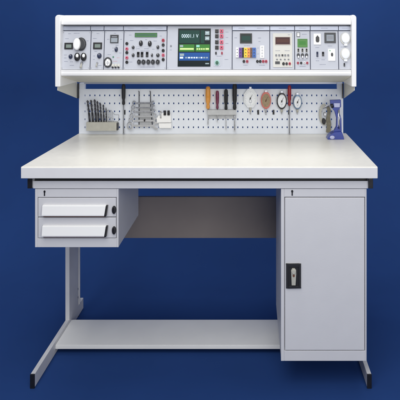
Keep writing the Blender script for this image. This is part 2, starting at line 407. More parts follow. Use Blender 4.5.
# ---- modules
def pf(px, py, lift=0.0):
    return frame(px, py, .431-lift, SL, PZ0)
MODS = []
class Mod:
    def __init__(s, xa, xb, label, strip=True, y1=69.4):
        s.xa, s.xb = xa, xb; xc = (xa+xb)/2; w = (xb-xa)/2-.22
        s.y0 = 31.0 if strip else 25.9
        yc = (s.y0+y1)/2
        m = MB().mat('panel_alu'); m.box(-w, w, yc-y1, yc-s.y0, -.9, 0)
        # fixing screws
        m.mat('steel')
        for sx in (-1, 1):
            for yy in (s.y0+1.4, y1-1.4): m.lathe(sx*(w-1.0), yc-yy, .42, .5, [(1, 0), (1, .12), (.6, .2)], 10)
        s.xc, s.yc, s.mb = xc, yc, m
        s.o = fpart('module_panel', m, pf(xc, yc), con, 0, label); MODS.append(s)
        if strip:
            m = MB().mat('strip_alu'); m.box(-w-.1, w+.1, -2.1, 2.0, -.7, .25)
            m.mat('ink_light')
            n = max(1, int((xb-xa)/14))
            for i in range(n):
                cx = -w+(i+.5)*2*w/n; L = min(3.2, w*.5)
                q = cx-L
                while q < cx+L:
                    l = random.uniform(.3, .9); m.box(q, q+l, -.35, .35, .2, .28); q += l+.35
            fpart('label_strip', m, pf(xc, 28.2), con, .0003)
        s.lift = 0
    def add(s, name, mb, px, py, bevel=.0004, label=None):
        return fpart(name, mb, pf(px, py), s.o, bevel, label)
    def marks(s, rects, m='ink'):
        """printed legend: short illegible dashes (px, py, halfwidth)"""
        mb = s.mb.mat(m); cx, cy = s.xc, s.yc
        for (x, y, hw) in rects:
            q = x-hw
            while q < x+hw:
                l = random.uniform(.25, .7); mb.box(q-cx, min(q+l, x+hw)-cx, cy-y-.28, cy-y+.28, s.lift, s.lift+.05); q += l+.28
    def lines(s, segs, m='ink_light'):
        mb = s.mb.mat(m); cx, cy = s.xc, s.yc
        for (x0_, y0_, x1_, y1_) in segs:
            mb.box(min(x0_, x1_)-.12-cx, max(x0_, x1_)+.12-cx, cy-max(y0_, y1_)-.12, cy-min(y0_, y1_)+.12, 0, .05)
    def meter(s, x0_, x1_, y0_, y1_, fm='black', sm='lcd_green', b=.9, h=.9, name='panel_meter', glyph=None):
        w, hh = (x1_-x0_)/2, (y1_-y0_)/2
        m = MB().mat(fm)
        m.box(-w, w, -hh, -hh+b, 0, h); m.box(-w, w, hh-b, hh, 0, h); m.box(-w, -w+b, -hh+b, hh-b, 0, h); m.box(w-b, w, -hh+b, hh-b, 0, h)
        m.mat(sm).box(-w+b, w-b, -hh+b, hh-b, 0, h*.6)
        if glyph:
            m.mat(glyph[0]).box(-w+b+.9, w-b-.9, -(hh-b)*.5, (hh-b)*.55, h*.6, h*.64)
        return s.add(name, m, (x0_+x1_)/2, (y0_+y1_)/2, .0003)
    def knob(s, px, py, rx, ry, c='knob_blue', h=2.2, ptr='white_plastic', name='knob'):
        m = MB().mat('mid_grey').lathe(0, 0, rx*1.12, ry*1.1, [(1, 0), (1, .25), (.9, .35)], 24)
        m.mat(c).lathe(0, 0, rx, ry, [(.98, .3), (.95, h*.5), (.84, h*.9), (.72, h), (.4, h*1.02)], 24)
        if ptr: m.mat(ptr).box(-.14, .14, ry*.15, ry*.75, h*.9, h*1.06)
        return s.add(name, m, px, py, 0)
    def jack(s, px, py, c='black', rx=1.25, ry=1.55, h=1.3, name='socket'):
        m = MB().mat(c).lathe(0, 0, rx, ry, [(.42, .3), (.42, h), (.62, h*1.06), (.92, h*.95), (1, h*.7), (1, 0)], 20)
        m.mat('black').disc(0, 0, rx*.45, ry*.45, .1, .5, 12)
        return s.add(name, m, px, py, 0)
    def switch(s, px, py, w=1.3, h=2.6, c='black', dot=None, frame_=None):
        m = MB()
        if frame_: m.mat(frame_).box(-w-.45, w+.45, -h-.45, h+.45, 0, .35)
        m.mat(c); m.box(-w, w, -h, h, 0, .6)
        m.poly([(h*.9, .6), (h*.9, 1.5), (0, .9), (-h*.9, 1.0), (-h*.9, .6)], -w*.8, w*.8, axis=0)
        if dot: m.mat(dot).box(-w*.35, w*.35, h*.35, h*.6, 1.05, 1.45)
        return s.add('switch', m, px, py, .0002)
    def lever(s, px, py, L=3.4, c='brass', rx=1.0):
        m = MB().mat('steel').lathe(0, 0, rx*1.3, rx*1.6, [(1, 0), (1, .4), (.7, 1.2)], 16)
        m.mat(c).tube([(0, 0, .8), (0, -L*.5, 2.2), (0, -L, 3.0)], [rx*.55, rx*.7, rx*.85], 12)
        return s.add('toggle_lever', m, px, py, 0)
    def led(s, px, py, c='green_dot', r=.6):
        m = MB().mat('mid_grey').ring(0, 0, r*1.4, r*1.6, .7, 0, .3, 14); m.mat(c).lathe(0, 0, r, r*1.2, [(1, 0), (.9, .5), (.5, .75)], 14)
        return s.add('indicator_light', m, px, py, 0)
    def plate(s, x0_, x1_, y0_, y1_, c='white_plastic', h=.5, name='plate', bevel=.0012):
        w, hh = (x1_-x0_)/2, (y1_-y0_)/2
        return s.add(name, MB().mat(c).box(-w, w, -hh, hh, 0, h), (x0_+x1_)/2, (y0_+y1_)/2, bevel)

# module 1: variable supply
q = Mod(61.6, 90.4, 'wide module with big white and black rotary knob')
q.meter(64.7, 73.1, 42.8, 49.3, sm='lcd_olive', b=1.4)
m = MB().mat('dark_grey').lathe(2.0, 0, 5.0, 6.6, [(1, 0), (1, 1.2), (.92, 2.2), (.75, 2.6)], 32)
m.mat('white_plastic').lathe(-1.2, -.3, 3.5, 6.0, [(1, 2.4), (1, 4.6), (.9, 5.4), (.7, 5.7)], 32)
for i in range(9):
    a = math.radians(-60+i*20); m.mat('black').box(2+4.6*math.cos(a)-.5, 2+4.6*math.cos(a)+.5, 6.1*math.sin(a)-.4, 6.1*math.sin(a)+.4, .5, 2.3)
q.add('rotary_knob', m, 79.3, 44.2, .0003)
q.knob(70.8, 56.5, 1.8, 2.4, 'knob_blue')
for x in (77.6, 84.0):
    m = MB().mat('black').lathe(0, 0, 2.7, 4.1, [(1, 0), (1, 2.2), (.85, 3.0), (.6, 3.1)], 24); m.mat('white_plastic').lathe(.5, 1.1, 1.5, 2.0, [(1, 3.0), (.9, 3.6), (.5, 3.8)], 20)
    q.add('terminal_post', m, x, 57.0, 0)
q.lever(81.8, 63.4, 4.6, 'beige_metal', 1.2)
q.marks([(69, 33.6, 1.4), (76, 33.2, 2.8), (66.5, 38.6, 1.8), (87, 40.8, 1.2), (65.6, 55, 1.3), (65.6, 58, 1.3), (66.5, 61.5, 1.8), (72, 61.8, 1.5), (72.5, 65.4, 2.2)])
# module 2
q = Mod(90.8, 103.9, 'narrow module with green meter above a blue knob')
q.meter(93.4, 102.1, 42.5, 49.2, sm='lcd_olive', b=1.4)
q.knob(99.5, 55.8, 2.1, 2.7, 'knob_blue')
q.lever(97.3, 63.2, 3.6, 'beige_metal', .8)
q.marks([(97.4, 33.4, 1.3), (94.5, 38.4, 1.8), (96, 51.5, 1.3), (94.2, 56, .9), (94.2, 59.5, .9), (100.5, 65.5, 1.6)])
# module 3
q = Mod(104.3, 123.3, 'module with square meter above an oval ringed connector')
m = MB().mat('dark_grey'); m.box(-4.1, 4.1, -4.1, 4.1, 0, .9); m.mat('lcd_grey').box(-3.2, 3.2, -3.3, 1.0, .9, 1.0); m.mat('mid_grey').box(-2.6, 2.6, 1.7, 2.7, .9, .98)
q.add('panel_meter', m, 114.5, 39.0, .0005)
q.knob(116.4, 49.4, 1.5, 2.6, 'knob_blue', 2.4)
q.led(113.3, 57.0)
m = MB().mat('dark_grey').ring(0, 0, 4.0, 5.2, .74, 0, 1.8, 32); m.mat('white_plastic').lathe(0, 0, 2.9, 3.8, [(1, .1), (1, .8)], 32)
m.poly([(-1.8, -3.2), (1.8, -3.2), (2.2, .5), (.9, 2.0), (.9, 3.4), (-.9, 3.4), (-.9, 2.0), (-2.2, .5)], .8, 2.4)
m.mat('mid_grey').ring(.2, -.6, .9, 1.5, .6, 2.4, 2.6, 16)
q.add('mains_connector', m, 108.1, 62.4, .0003)
for x in (113.0, 115.9, 118.8):
    m = MB().mat('cream_plastic').lathe(0, .4, 1.3, 2.0, [(1, 0), (1, 1.3), (.8, 1.5)], 16); m.mat('dark_steel').lathe(0, -1.2, .8, 1.0, [(1, 0), (1, 2.0), (.6, 2.2)], 12)
    q.add('socket', m, x, 66.2, 0, 'small cream socket in the bottom row')
q.marks([(114.5, 33.2, 1.2), (108, 39.3, 1.3), (120.8, 39.3, .9), (117, 45.3, 1.4), (113.2, 48, .7), (113.2, 51, .7), (120.5, 53, 1.2), (109.5, 54.6, 1.6)])
q.marks([(115.5, 61.3, 2.2), (118.5, 57.8, 1.4)], 'ink_red')
# module 4
q = Mod(123.7, 166.6, 'wide module with long green display, knobs and a row of sockets')
for y, c in ((43.6, 'black'), (48.9, 'pink_red'), (52.6, 'black'), (57.8, 'pink_red'), (62.2, 'black')): q.jack(127.0, y, c, 1.45, 1.6)
q.meter(135.0, 157.2, 32.9, 37.2, fm='lcd_green', sm='lcd_bright_green', b=.5, glyph=('lcd_green', 12))
q.knob(141.0, 43.3, 1.8, 2.8, 'soft_black', 2.2); q.knob(149.9, 43.7, 1.8, 2.8, 'soft_black', 2.2)
q.knob(133.3, 47.4, 1.3, 1.7, 'dark_grey'); q.knob(158.0, 47.2, 1.3, 1.9, 'dark_grey')
for x in (138.3, 142.1, 147.2): q.switch(x, 54.5, 1.25, 2.6, 'black')
q.knob(133.3, 55.2, 1.3, 1.9, 'dark_grey'); q.knob(152.1, 55.2, .9, 1.8, 'dark_grey'); q.knob(158.0, 55.2, 1.6, 1.9, 'dark_grey')
for x in (139.3, 143.8, 148.6, 153.2, 158.0):
    m = MB().mat('steel').lathe(0, 0, 2.15, 3.0, [(1, 0), (1, .5), (.9, .7)], 24); m.mat('dark_grey').lathe(0, 0, 1.8, 2.5, [(1, .6), (1, 2.2), (.8, 2.5), (.5, 2.3), (.45, 1.0)], 24)
    m.mat('chrome').lathe(0, 0, .5, .7, [(1, 1.0), (.8, 2.4)], 10)
    q.add('coaxial_socket', m, x, 62.0, 0)
for y, c in ((40.4, 'red'), (45.0, 'dark_grey'), (50.6, 'black'), (55.2, 'pink_red'), (59.6, 'black')): q.jack(163.3, y, c, 1.45, 1.7)
q.marks([(129.8, 35, 1.2), (131.5, 40.5, 1.6), (146, 39.6, 1.0), (155, 41, 1.6), (138, 48.7, 1.5), (146.5, 48.7, 2.2), (153.5, 49.2, 1.3), (145, 51, 4.5), (131, 62, 1.6), (148, 67, 7), (160.5, 36, 1)])
q.lines([(136.5, 46.6, 152, 46.6), (136.5, 46.6, 136.5, 51.0), (161, 38, 161, 61.5), (160.9, 38, 165.2, 38)])
# module 5: display
q = Mod(167.0, 232.0, 'widest module with colour measuring screen', strip=False)
w, hh = 16.3, 19.1
m = MB().mat('screen_black'); m.box(-w, w, -hh, hh, 0, .45)
sc = lambda xa, xb, ya, yb, c, h=.52: m.mat(c).box(xa-194.3, xb-194.3, 47.5-yb, 47.5-ya, .4, h)
sc(179.2, 199.6, 30.2, 43.2, 'screen_green_dark', .48)
sc(200.6, 204.4, 30.2, 43.2, 'screen_green_dark', .48)
for ya, yb in ((31.0, 35.0), (36.4, 40.2)):
    sc(205.0, 209.4, ya, yb, 'screen_grey', .5); sc(205.8, 208.6, ya+1.5, ya+2.1, 'screen_white', .54)
sc(179.2, 194.6, 44.4, 51.6, 'screen_green', .48); sc(195.6, 209.8, 44.4, 51.6, 'screen_green', .48)
sc(180.0, 183.2, 45.0, 47.2, 'screen_grey', .52); sc(196.4, 199.6, 45.0, 47.2, 'screen_cyan', .52)
sc(180.0, 193.8, 48.1, 49.8, 'screen_lime', .52)
for i in range(4): sc(196.6+i*2.2, 198.2+i*2.2, 48.3, 49.8, 'screen_lime', .52)
sc(205.6, 209.0, 48.1, 49.8, 'screen_lime', .52)
sc(179.2, 209.8, 52.6, 60.6, 'screen_blue', .48); sc(180.0, 184.2, 53.6, 56.0, 'screen_grey', .52); sc(180.0, 183.4, 56.8, 58.6, 'screen_white', .52)
x = 185.4
while x < 208.5:
    l = random.uniform(1.3, 2.6); sc(x, min(x+l, 209), 57.0, 58.4, 'screen_white' if random.random() < .8 else 'screen_grey', .52); x += l+.8
sc(205.5, 209.2, 63.0, 64.2, 'screen_grey', .52); 
q.add('screen', m, 194.3, 47.5, .0002)
def text_mesh(txt, size):
    cu = bpy.data.curves.new('t', 'FONT'); cu.body = txt; cu.size = size; cu.extrude = .03; cu.align_x = 'CENTER'; cu.align_y = 'CENTER'; cu.space_character = 1.05
    o = bpy.data.objects.new('t', cu); COL.objects.link(o)
    dg = bpy.context.evaluated_depsgraph_get(); dg.update()
    me = bpy.data.meshes.new_from_object(o.evaluated_get(dg)); bpy.data.objects.remove(o); bpy.data.curves.remove(cu); return me
me = text_mesh('00001.1 V', 4.9)
M, s = pf(190.0, 36.2)
for v in me.vertices: v.co = Vector((v.co.x*s*.80, v.co.y*s*1.05, v.co.z*s+.58*s))
me.materials.clear(); me.materials.append(MATS['screen_white'])
link('screen_readout', me, M, q.o)
q.knob(171.0, 46.0, .8, 1.0, 'mid_grey', .6, None, 'push_button')
for y in (31.3, 36.2, 42.2, 47.6):
    for x, c in ((216.9, 'black'), (221.6, 'pink_red')):
        m = MB().mat(c).box(-1.75, 1.75, -1.9, 1.9, 0, .9); m.ring(0, 0, 1.4, 1.6, .5, .9, 1.9, 18); m.mat('black').disc(0, 0, .7, .8, .9, 1.1, 12)
        q.add('socket', m, x, y, .0003, None)
q.jack(216.0, 53.2, 'dark_grey', .8, 1.6); q.jack(222.0, 53.2, 'red', .8, 1.5)
q.plate(213.4, 220.6, 57.6, 66.2, 'panel_alu', .3)
m = MB().mat('teal').lathe(0, 0, 2.6, 3.0, [(1, .3), (1, .7), (.9, .9)], 24); m.mat('lcd_green').lathe(0, 0, 1.5, 1.8, [(1, .8), (1, 1.9), (.6, 2.1)], 20)
q.add('coaxial_socket', m, 217.1, 62.8, 0)
q.marks([(227, 32, 1.5), (227, 37.5, 1.3), (227, 43.5, 1.5), (226.5, 59.5, 1.8), (170.8, 50, 1.0), (219.2, 39.3, 2), (219.2, 56.2, 2.4)])
q.lines([(224.6, 30, 224.6, 50), (222, 58, 222, 66)])
# module 6
q = Mod(232.4, 269.6, 'module with band of bright coloured terminals')
q.meter(240.0, 252.0, 33.4, 43.4, sm='lcd_dark', b=.9, glyph=('screen_green_dark', 3))
for xa, xb, c in ((235.8, 238.7, 'white_plastic'), (239.0, 242.0, 'purple'), (242.1, 243.9, 'soft_black'), (244.0, 247.3, 'yellow'), (247.4, 250.1, 'orange'), (250.2, 252.3, 'brown'), (252.4, 255.9, 'terminal_blue')):
    w = (xb-xa)/2; m = MB().mat(c).box(-w, w, -4.9, 4.9, 0, 1.6); m.mat('mid_grey' if c != 'mid_grey' else 'black')
    for yy in (-3.1, 0, 3.1): m.mat(c).ring(0, yy, w*.62, .95, .55, 1.6, 2.0, 14); m.mat('dark_grey').disc(0, yy, w*.35, .55, 1.6, 1.7, 10)
    q.add('terminal_block', m, (xa+xb)/2, 52.7, .0004, {'white_plastic': 'white', 'terminal_blue': 'blue', 'soft_black': 'black'}.get(c, c)+' terminal strip of the coloured band')
q.plate(260.0, 264.3, 45.6, 58.2, 'white_plastic', .8, 'terminal_block')
m = MB().mat('mid_grey')
for i in range(4): m.ring(0, 4.4-i*2.9, .7, .85, .5, 0, .15, 12)
fpart('terminal_hole', m, pf(262.15, 51.9, .0042*0.8), q.o, 0)
for x, c in ((243.9, 'black'), (247.2, 'red'), (257.4, 'black'), (260.2, 'black'), (263.2, 'red'), (266.1, 'red')): q.jack(x, 61.4, c, 1.3, 1.5)
q.marks([(235.8, 37.8, 1.3), (247, 45.8, 3), (259.5, 38, 1.5), (259.5, 41.5, 1), (245.5, 65.2, 2), (262, 65.2, 3), (258.2, 48, .9), (258.2, 54, .9)])
# module 7
q = Mod(270.0, 294.4, 'module holding a cream instrument with red display')
q.plate(272.9, 292.2, 33.2, 67.3, 'cream_plastic', .8, 'instrument_face')
def pf(px, py, lift=0.0): return frame(px, py, .431-lift, SL, PZ0)
def raised(px, py): return frame(px, py, .431-.0041, SL, PZ0)
pf_ = pf
pf = lambda px, py, lift=0.0: raised(px, py)
q.meter(275.0, 290.3, 36.8, 44.8, fm='lcd_tan', sm='lcd_red_dark', b=.5, h=.6, glyph=('lcd_red_light', 4))
q.lift = .8; q.marks([(277.6, 50.8, 2.4), (287.2, 50.8, 2.4), (289, 34.8, 1)])
for x in (276.2, 279.2, 282.4, 285.2, 288.2):
    q.switch(x, 55.3, .9, .9, 'mid_grey' if x != 282.4 else 'dark_grey')
for x in (277.0, 280.6, 284.8, 288.5): q.switch(x, 59.4, .8, .5, 'mid_grey')
q.plate(275.2, 279.8, 61.4, 64.0, 'dark_grey', .7, 'push_button', .0003)
q.jack(283.5, 63.7, 'black', 1.3, 1.6); q.jack(286.6, 63.7, 'dark_grey', 1.2, 1.5); q.jack(289.7, 63.7, 'red', 1.2, 1.5)
pf = pf_
# module 8
q = Mod(294.8, 310.0, 'narrow module with bright green display and six small switches')
q.switch(298.3, 34.6, 1.2, 1.9, 'white_plastic', frame_='dark_grey')
q.meter(297.5, 307.4, 38.9, 47.3, fm='lcd_bright_green', sm='lcd_bright_green', b=.7, h=.8, glyph=('screen_green', 3))
for x in (298.3, 302.4, 306.5):
    q.switch(x, 50.3, .85, 1.7, 'dark_grey', frame_='cream_plastic'); 
    m = MB().mat('dark_grey').lathe(0, .6, 1.5, 1.9, [(1, 0), (1, 1.2), (.8, 1.6)], 20); m.mat('steel').lathe(0, -1.2, 1.0, 1.4, [(1, 0), (1, 1.8), (.7, 2.1)], 16)
    q.add('knob', m, x, 55.8, 0)
for x, c in ((297.9, 'red'), (301.1, 'black'), (304.3, 'white_plastic'), (307.2, 'red')): q.jack(x, 63.0, c, 1.1, 1.3)
q.marks([(304.5, 34.2, 2.2), (302.5, 60, 3.6), (302.5, 66.4, 3)])
# module 9
q = Mod(310.4, 338.2, 'module with two white outlet plates and a grey framed meter')
q.plate(313.5, 320.9, 33.6, 44.8, 'white_plastic', .8, 'outlet_plate')
m = MB().mat('black').poly([(-1.8, -1.8), (-1.0, -3.2), (1.0, -3.2), (1.8, -1.8), (1.8, 1.6), (1.2, 2.6), (.6, 2.6), (.6, 3.6), (-.6, 3.6), (-.6, 2.6), (-1.2, 2.6), (-1.8, 1.6)], .8, 1.15)
q.add('outlet', m, 317.4, 39.2, .0003)
q.meter(324.4, 335.6, 32.7, 43.0, fm='dark_grey', sm='lcd_grey', b=1.9, h=1.0, glyph=('mid_grey', 3))
q.switch(317.3, 54.3, .9, 2.6, 'knob_blue'); q.switch(323.0, 54.0, 1.1, 2.2, 'black', frame_='panel_alu')
q.plate(328.0, 335.2, 48.8, 61.0, 'white_plastic', .8, 'outlet_plate')
m = MB().mat('dark_grey').lathe(0, 0, 1.1, 1.9, [(1, .8), (1, 1.2), (.8, 1.4)], 18); m.mat('green_dot').disc(-2.0, 3.9, .5, .7, .8, 1.0, 12); q.add('outlet', m, 331.9, 54.6, 0)
q.marks([(317.3, 47.6, 2.0), (330, 46, 2.2), (317.3, 60.8, 1.5), (323, 59.8, 1.6), (322.5, 64.5, 3)])
q.lines([(315.0, 58.6, 326, 58.6), (326, 50, 326, 58.6)])
# module 10
q = Mod(338.6, 350.8, 'end module with two white round capped outlets')
for y in (38.6, 54.2):
    m = MB().mat('cream_plastic').lathe(0, 0, 5.1, 6.2, [(1, 0), (1, .8), (.95, 1.1)], 36)
    m.mat('dial_white').lathe(0, .3, 4.2, 5.3, [(1, 1.0), (1, 2.4), (.93, 3.0), (.6, 3.2), (.3, 3.2)], 36); m.box(-1.6, 1.6, -7.4, -5.0, .4, 2.6)
    q.add('capped_outlet', m, 345.2, y, .0005)
q.switch(344.3, 64.8, .7, 1.7, 'dark_grey'); q.marks([(343.5, 47.0, 2.6)])

for q in MODS:
    M, s = pf(q.xc, q.yc); old = q.o.data; q.o.data = q.mb.mesh('module_panel', s); bpy.data.meshes.remove(old)
# ---------------------------------------------------------------- hanging things on the board
YB = YP-.0005
HC = .020/ kk   # standoff in px
# black peg hooks
hooks = [(124.6, 'black peg hook behind the blade of the far left black handled screwdriver'), (221.7, 'black peg hook in the gap of the screwdriver holder'),
         (258.2, 'black peg hook between the large white dial gauge and the red one'), (273.5, 'black peg hook between the red and the black rimmed gauge'),
         (289.0, 'black peg hook below the red screwdriver handle')]
def hook_mesh():
    m = MB().mat('black'); m.box(-.9, .9, -2.3, 2.3, .02, .7); m.tube([(0, 0, .5), (0, -.3, 2.2), (0, .5, 2.8)], [.45, .4, .3], 8); return m
for i, (x, lab) in enumerate(hooks):
    M, s = frame(x, 112.2, YB)
    if i == 0: h0 = link('peg_hook', hook_mesh().mesh('peg_hook', s), M, None, .0003)
    else: h0 = h0.copy(); COL.objects.link(h0); h0.matrix_basis = M
    meta(h0, lab, 'hook', 'black peg hooks on the tool board')

def screwdriver(px, ytop, yh, yend, w, hm, label, shaft='steel', rs=.42, bulge=1.0, collar=None, n0=3.2, dx=0.0):
    t = meta(link('screwdriver', None, frame(px, yh, YB)[0]), label, 'screwdriver', 'screwdrivers on the tool board')
    fr = frame(px, yh, YB); H = yh-ytop
    m = MB().mat(hm)
    prof = [(0.0, .55), (.05, .80), (.14, .72), (.22, .62), (.34, .92*bulge), (.6, 1.0*bulge), (.85, .98), (.95, .85), (1.0, .45)]
    seg = 24; vs = []; fs = []
    for (u, r) in prof:
        for i in range(seg):
            a = 2*PI*i/seg; f = 1-.09*(i % 4 == 0)*(u > .3)*(u < .9)
            vs.append((r*w/2*f*math.cos(a)-dx*u, u*H, n0+r*w/2*1.25*f*math.sin(a)))
    for j in range(len(prof)-1):
        for i in range(seg): k = (i+1) % seg; fs.append((j*seg+i, j*seg+k, (j+1)*seg+k, (j+1)*seg+i))
    m.add(vs, fs, True); m.add(vs[:seg], [tuple(range(seg))]); m.add(vs[-seg:], [tuple(range(seg))])
    fpart('handle', m, fr, t, 0)
    m = MB().mat(shaft); L = yend-yh
    m.tube([(0, .4, n0), (0, -L+1.6, n0)], [rs*.8, rs*.8], 12)
    vs = [(x*rs*1.2, y, n0+z*rs*.6) for y, x, z in ()]
    m.poly([(-rs*.8, -L+1.7), (rs*.8, -L+1.7), (rs*1.15, -L+.7), (rs*.9, -L), (-rs*.9, -L), (-rs*1.15, -L+.7)], n0-.18, n0+.18)
    fpart('blade', m, fr, t, 0)
    return t
screwdriver(124.4, 83.6, 104.2, 134.0, 3.8, 'soft_black', 'long black handled screwdriver hanging alone between the drill bits and the spanners', shaft='mid_grey', rs=.75)  # blade made thicker to take in its dark shadow line on the board
screwdriver(208.3, 86.0, 108.4, 124.8, 5.0, 'amber_plastic', 'orange handled screwdriver at the left of the holder', rs=.5, bulge=1.05)
screwdriver(217.6, 90.2, 108.4, 121.8, 3.4, 'maroon_plastic', 'screwdriver with a plain purple maroon handle, in the holder', rs=.45)
screwdriver(226.2, 88.8, 109.2, 129.5, 3.9, 'soft_black', 'shorter black handled screwdriver beside the maroon one in the holder', rs=.42)
screwdriver(234.8, 83.0, 108.8, 131.2, 4.6, 'soft_black', 'thickest and tallest black handled screwdriver, at the right of the holder', rs=.75)
screwdriver(289.2, 84.8, 105.4, 134.0, 3.8, 'red_plastic', 'long red handled screwdriver hanging between two round dial gauges', shaft='mid_grey', rs=.7)
# screwdriver holder: perforated ledge
M_ = frame(222, 113.8, YB)
m = MB().mat('ledge_grey')
m.box(-14.2, 14.2, -5.0, 4.6, .05, .45)
xs_ = [-14.2, -11.6, -6.2, -3.4, 2.0, 6.4, 10.4, 14.2]
m.box(-14.2, 14.2, 4.0, 4.6, .45, 2.2); m.box(-14.2, 14.2, 4.0, 4.6, 4.4, 5.4)
for (a_, b_2) in ((-14.2, -13.9), (-12.6, -5.6), (-3.4, 3.2), (5.0, 12.0), (13.9, 14.2)): m.box(a_, b_2, 4.05, 4.55, 2.2, 4.4)
m.box(-14.2, 14.2, -.2, 4.0, 5.0, 5.4)
o = link('screwdriver_holder', m.mesh('screwdriver_holder', M_[1]), M_[0], None, .0004); meta(o, 'grey metal ledge holding four screwdrivers on the board', 'tool holder')

# dial gauges
def gauge(px, py, rx, ry, rim, label, face='dial_white', oct_=False, stem='beige_metal', sy=5.5, hand=.6, inner=None, back='steel'):
    fr = frame(px, py, YB); t = meta(link('dial_gauge', None, fr[0]), label, 'dial gauge', 'dial gauges on the tool board')
    m = MB().mat(rim)
    seg = 8 if oct_ else 40
    if oct_:
        out = [((rx)*math.cos(PI/8+i*PI/4)*1.06, ry*math.sin(PI/8+i*PI/4)*1.04) for i in range(8)]
        m.poly(out, 1.0, 3.6)
        m.lathe(0, 0, rx*.9, ry*.9, [(1, 3.6), (.98, 4.3), (.9, 4.5), (.86, 4.1)], 36)
    else:
        m.lathe(0, 0, rx, ry, [(.86, .6), (1, 1.0), (1, 3.6), (.95, 4.2), (.82, 4.3), (.78, 3.9)], seg)
    m.mat(back).box(-1.1, 1.1, ry*.9, ry+1.6, 1.2, 3.0)
    fpart('case', m, fr, t, .0004)
    m = MB().mat(inner or face).lathe(0, 0, rx*.80, ry*.80, [(1, 3.9), (1, 4.15)], 36)
    m.mat('ink')
    if inner is None:
        for i in range(24):
            a = 2*PI*i/24; r0 = .68 if i % 6 else .6
            c, s_ = math.cos(a), math.sin(a); rr = (.76)
            p0 = Vector((rx*r0*c, ry*r0*s_, 4.18)); p1 = Vector((rx*rr*c, ry*rr*s_, 4.18)); wv = Vector((-s_, c, 0))*.09
            m.add([p0-wv, p0+wv, p1+wv, p1-wv], [(0, 1, 2, 3)])
        m.ring(0, -ry*.3, rx*.2, ry*.2, .8, 4.15, 4.2, 20)
    fpart('dial_face', m, fr, t, 0)
    m = MB().mat('black' if inner is None else 'brown'); a = math.radians(52)
    L = hand
    m.tube([(-rx*L*.35*math.cos(a), -ry*L*.35*math.sin(a), 4.4), (0, 0, 4.4), (rx*L*math.cos(a), ry*L*math.sin(a), 4.4)], [.28, .24, .07], 8); m.lathe(0, 0, .7, .8, [(1, 4.2), (1, 4.6), (.6, 4.8)], 14)
    fpart('needle', m, fr, t, 0)
    m = MB().mat(stem); m.tube([(0, -ry*.9, 2.2), (0, -ry-sy*.6, 2.2)], 1.05 if sy > 4 else .9, 14); m.mat('steel').tube([(0, -ry-sy*.6, 2.2), (0, -ry-sy, 2.2)], .5, 10)
    fpart('stem', m, fr, t, 0)
    return t
gauge(250.4, 97.8, 6.6, 9.6, 'dial_white', 'large white eight sided dial gauge, biggest of the hanging gauges', oct_=True, sy=6.5, hand=.5)
gauge(265.9, 100.0, 5.1, 8.4, 'gauge_red', 'red dial gauge with bronze coloured centre', inner='gauge_gold', sy=6, hand=.6, stem='steel')
gauge(281.6, 100.6, 5.0, 8.2, 'black', 'round gauge with thick black rim just left of the red screwdriver', sy=5.0)
gauge(297.2, 101.6, 4.4, 7.3, 'gauge_bluegrey', 'small gauge with blue grey rim just right of the red screwdriver', sy=5.0)

# drill bits and their holder
M_ = frame(103.6, 125.2, YB)
m = MB().mat('beige_metal'); m.box(-15.2, 14.6, -4.4, 4.0, .6, 6.6)
m.mat('black').box(14.7, 15.6, -4.0, 2.9, .8, 6.4)
o = link('drill_bit_holder', m.mesh('drill_bit_holder', M_[1]), M_[0], None, .0006); meta(o, 'beige block with black end holding upright drill bits on the tool board', 'tool holder')
M_ = frame(112.6, 117.0, YB)
m = MB().mat('steel'); m.tube([(-5.5, -3.8, .8), (-5.5, 6.4, .8), (-1, 6.8, .8), (2.2, 2.6, .8), (6.4, 2.6, .8), (6.4, -3.8, .8)], .30, 8)
link_o = link('wire_stand', m.mesh('wire_stand', M_[1]), M_[0]); meta(link_o, 'thin bent steel wire behind the shortest drill bits', 'wire stand')
def drill(xt, yt, xb, w, label, mt):
    M_ = frame((xt+xb)/2, 121.2, YB); s = M_[1]; t = meta(link('drill_bit', None, M_[0]), label, 'drill bit', 'drill bits standing in the beige block')
    H = 121.6-yt; lean = xt-xb
    m = MB().mat(mt); seg = 12; n = 40; vs = []; fs = []
    fl = H*.62
    for j in range(n+1):
        u = j/n; y = H-fl+u*fl; tw = u*fl/w*1.5
        rr = w/2*(1 if u < .93 else max(.12, (1-u)/.07))
        for i in range(seg):
            a = 2*PI*i/seg; r = rr*(1-.42*abs(math.sin(a))**1.5); a2 = a+tw
            vs.append((lean*(y/H-.5)+r*math.cos(a2), y, 3.4+r*math.sin(a2)*1.2))
    for j in range(n):
        for i in range(seg): k = (i+1) % seg; fs.append((j*seg+i, j*seg+k, (j+1)*seg+k, (j+1)*seg+i))
    m.add(vs, fs, True); m.add(vs[-seg:], [tuple(range(seg))])
    fpart('flutes', m, M_, t, 0)
    m = MB().mat(mt); m.tube([(lean*(-.5), -2, 3.4), (lean*((H-fl)/H-.5), H-fl+.2, 3.4)], w/2*.96, 12)
    fpart('shank', m, M_, t, 0)
DR = [(88.6, 100.0, 91.0, 2.0), (92.0, 99.6, 94.2, 2.0), (95.6, 99.0, 97.2, 2.0), (98.3, 100.6, 99.8, 1.8), (101.2, 102.4, 102.4, 1.6), (104.3, 104.2, 105.0, 1.5), (107.0, 107.4, 107.2, 1.1), (109.8, 109.2, 109.9, .9), (111.7, 110.4, 112.0, .7), (113.2, 111.8, 114.2, .6)]
OR = ['thickest black drill bit, leaning at the left end of the block', 'black drill bit, second from the left end of the block', 'tallest black drill bit, third from the left end', 'black drill bit, fourth from the left end of the block',
      'black drill bit, fifth from the left end of the block', 'black drill bit just left of the first thin steel bits', 'thin dark drill bit directly left of the bright steel bits', 'tallest of the three slim steel drill bits', 'middle one of the three slim steel drill bits', 'shortest and thinnest steel drill bit, rightmost in the block']
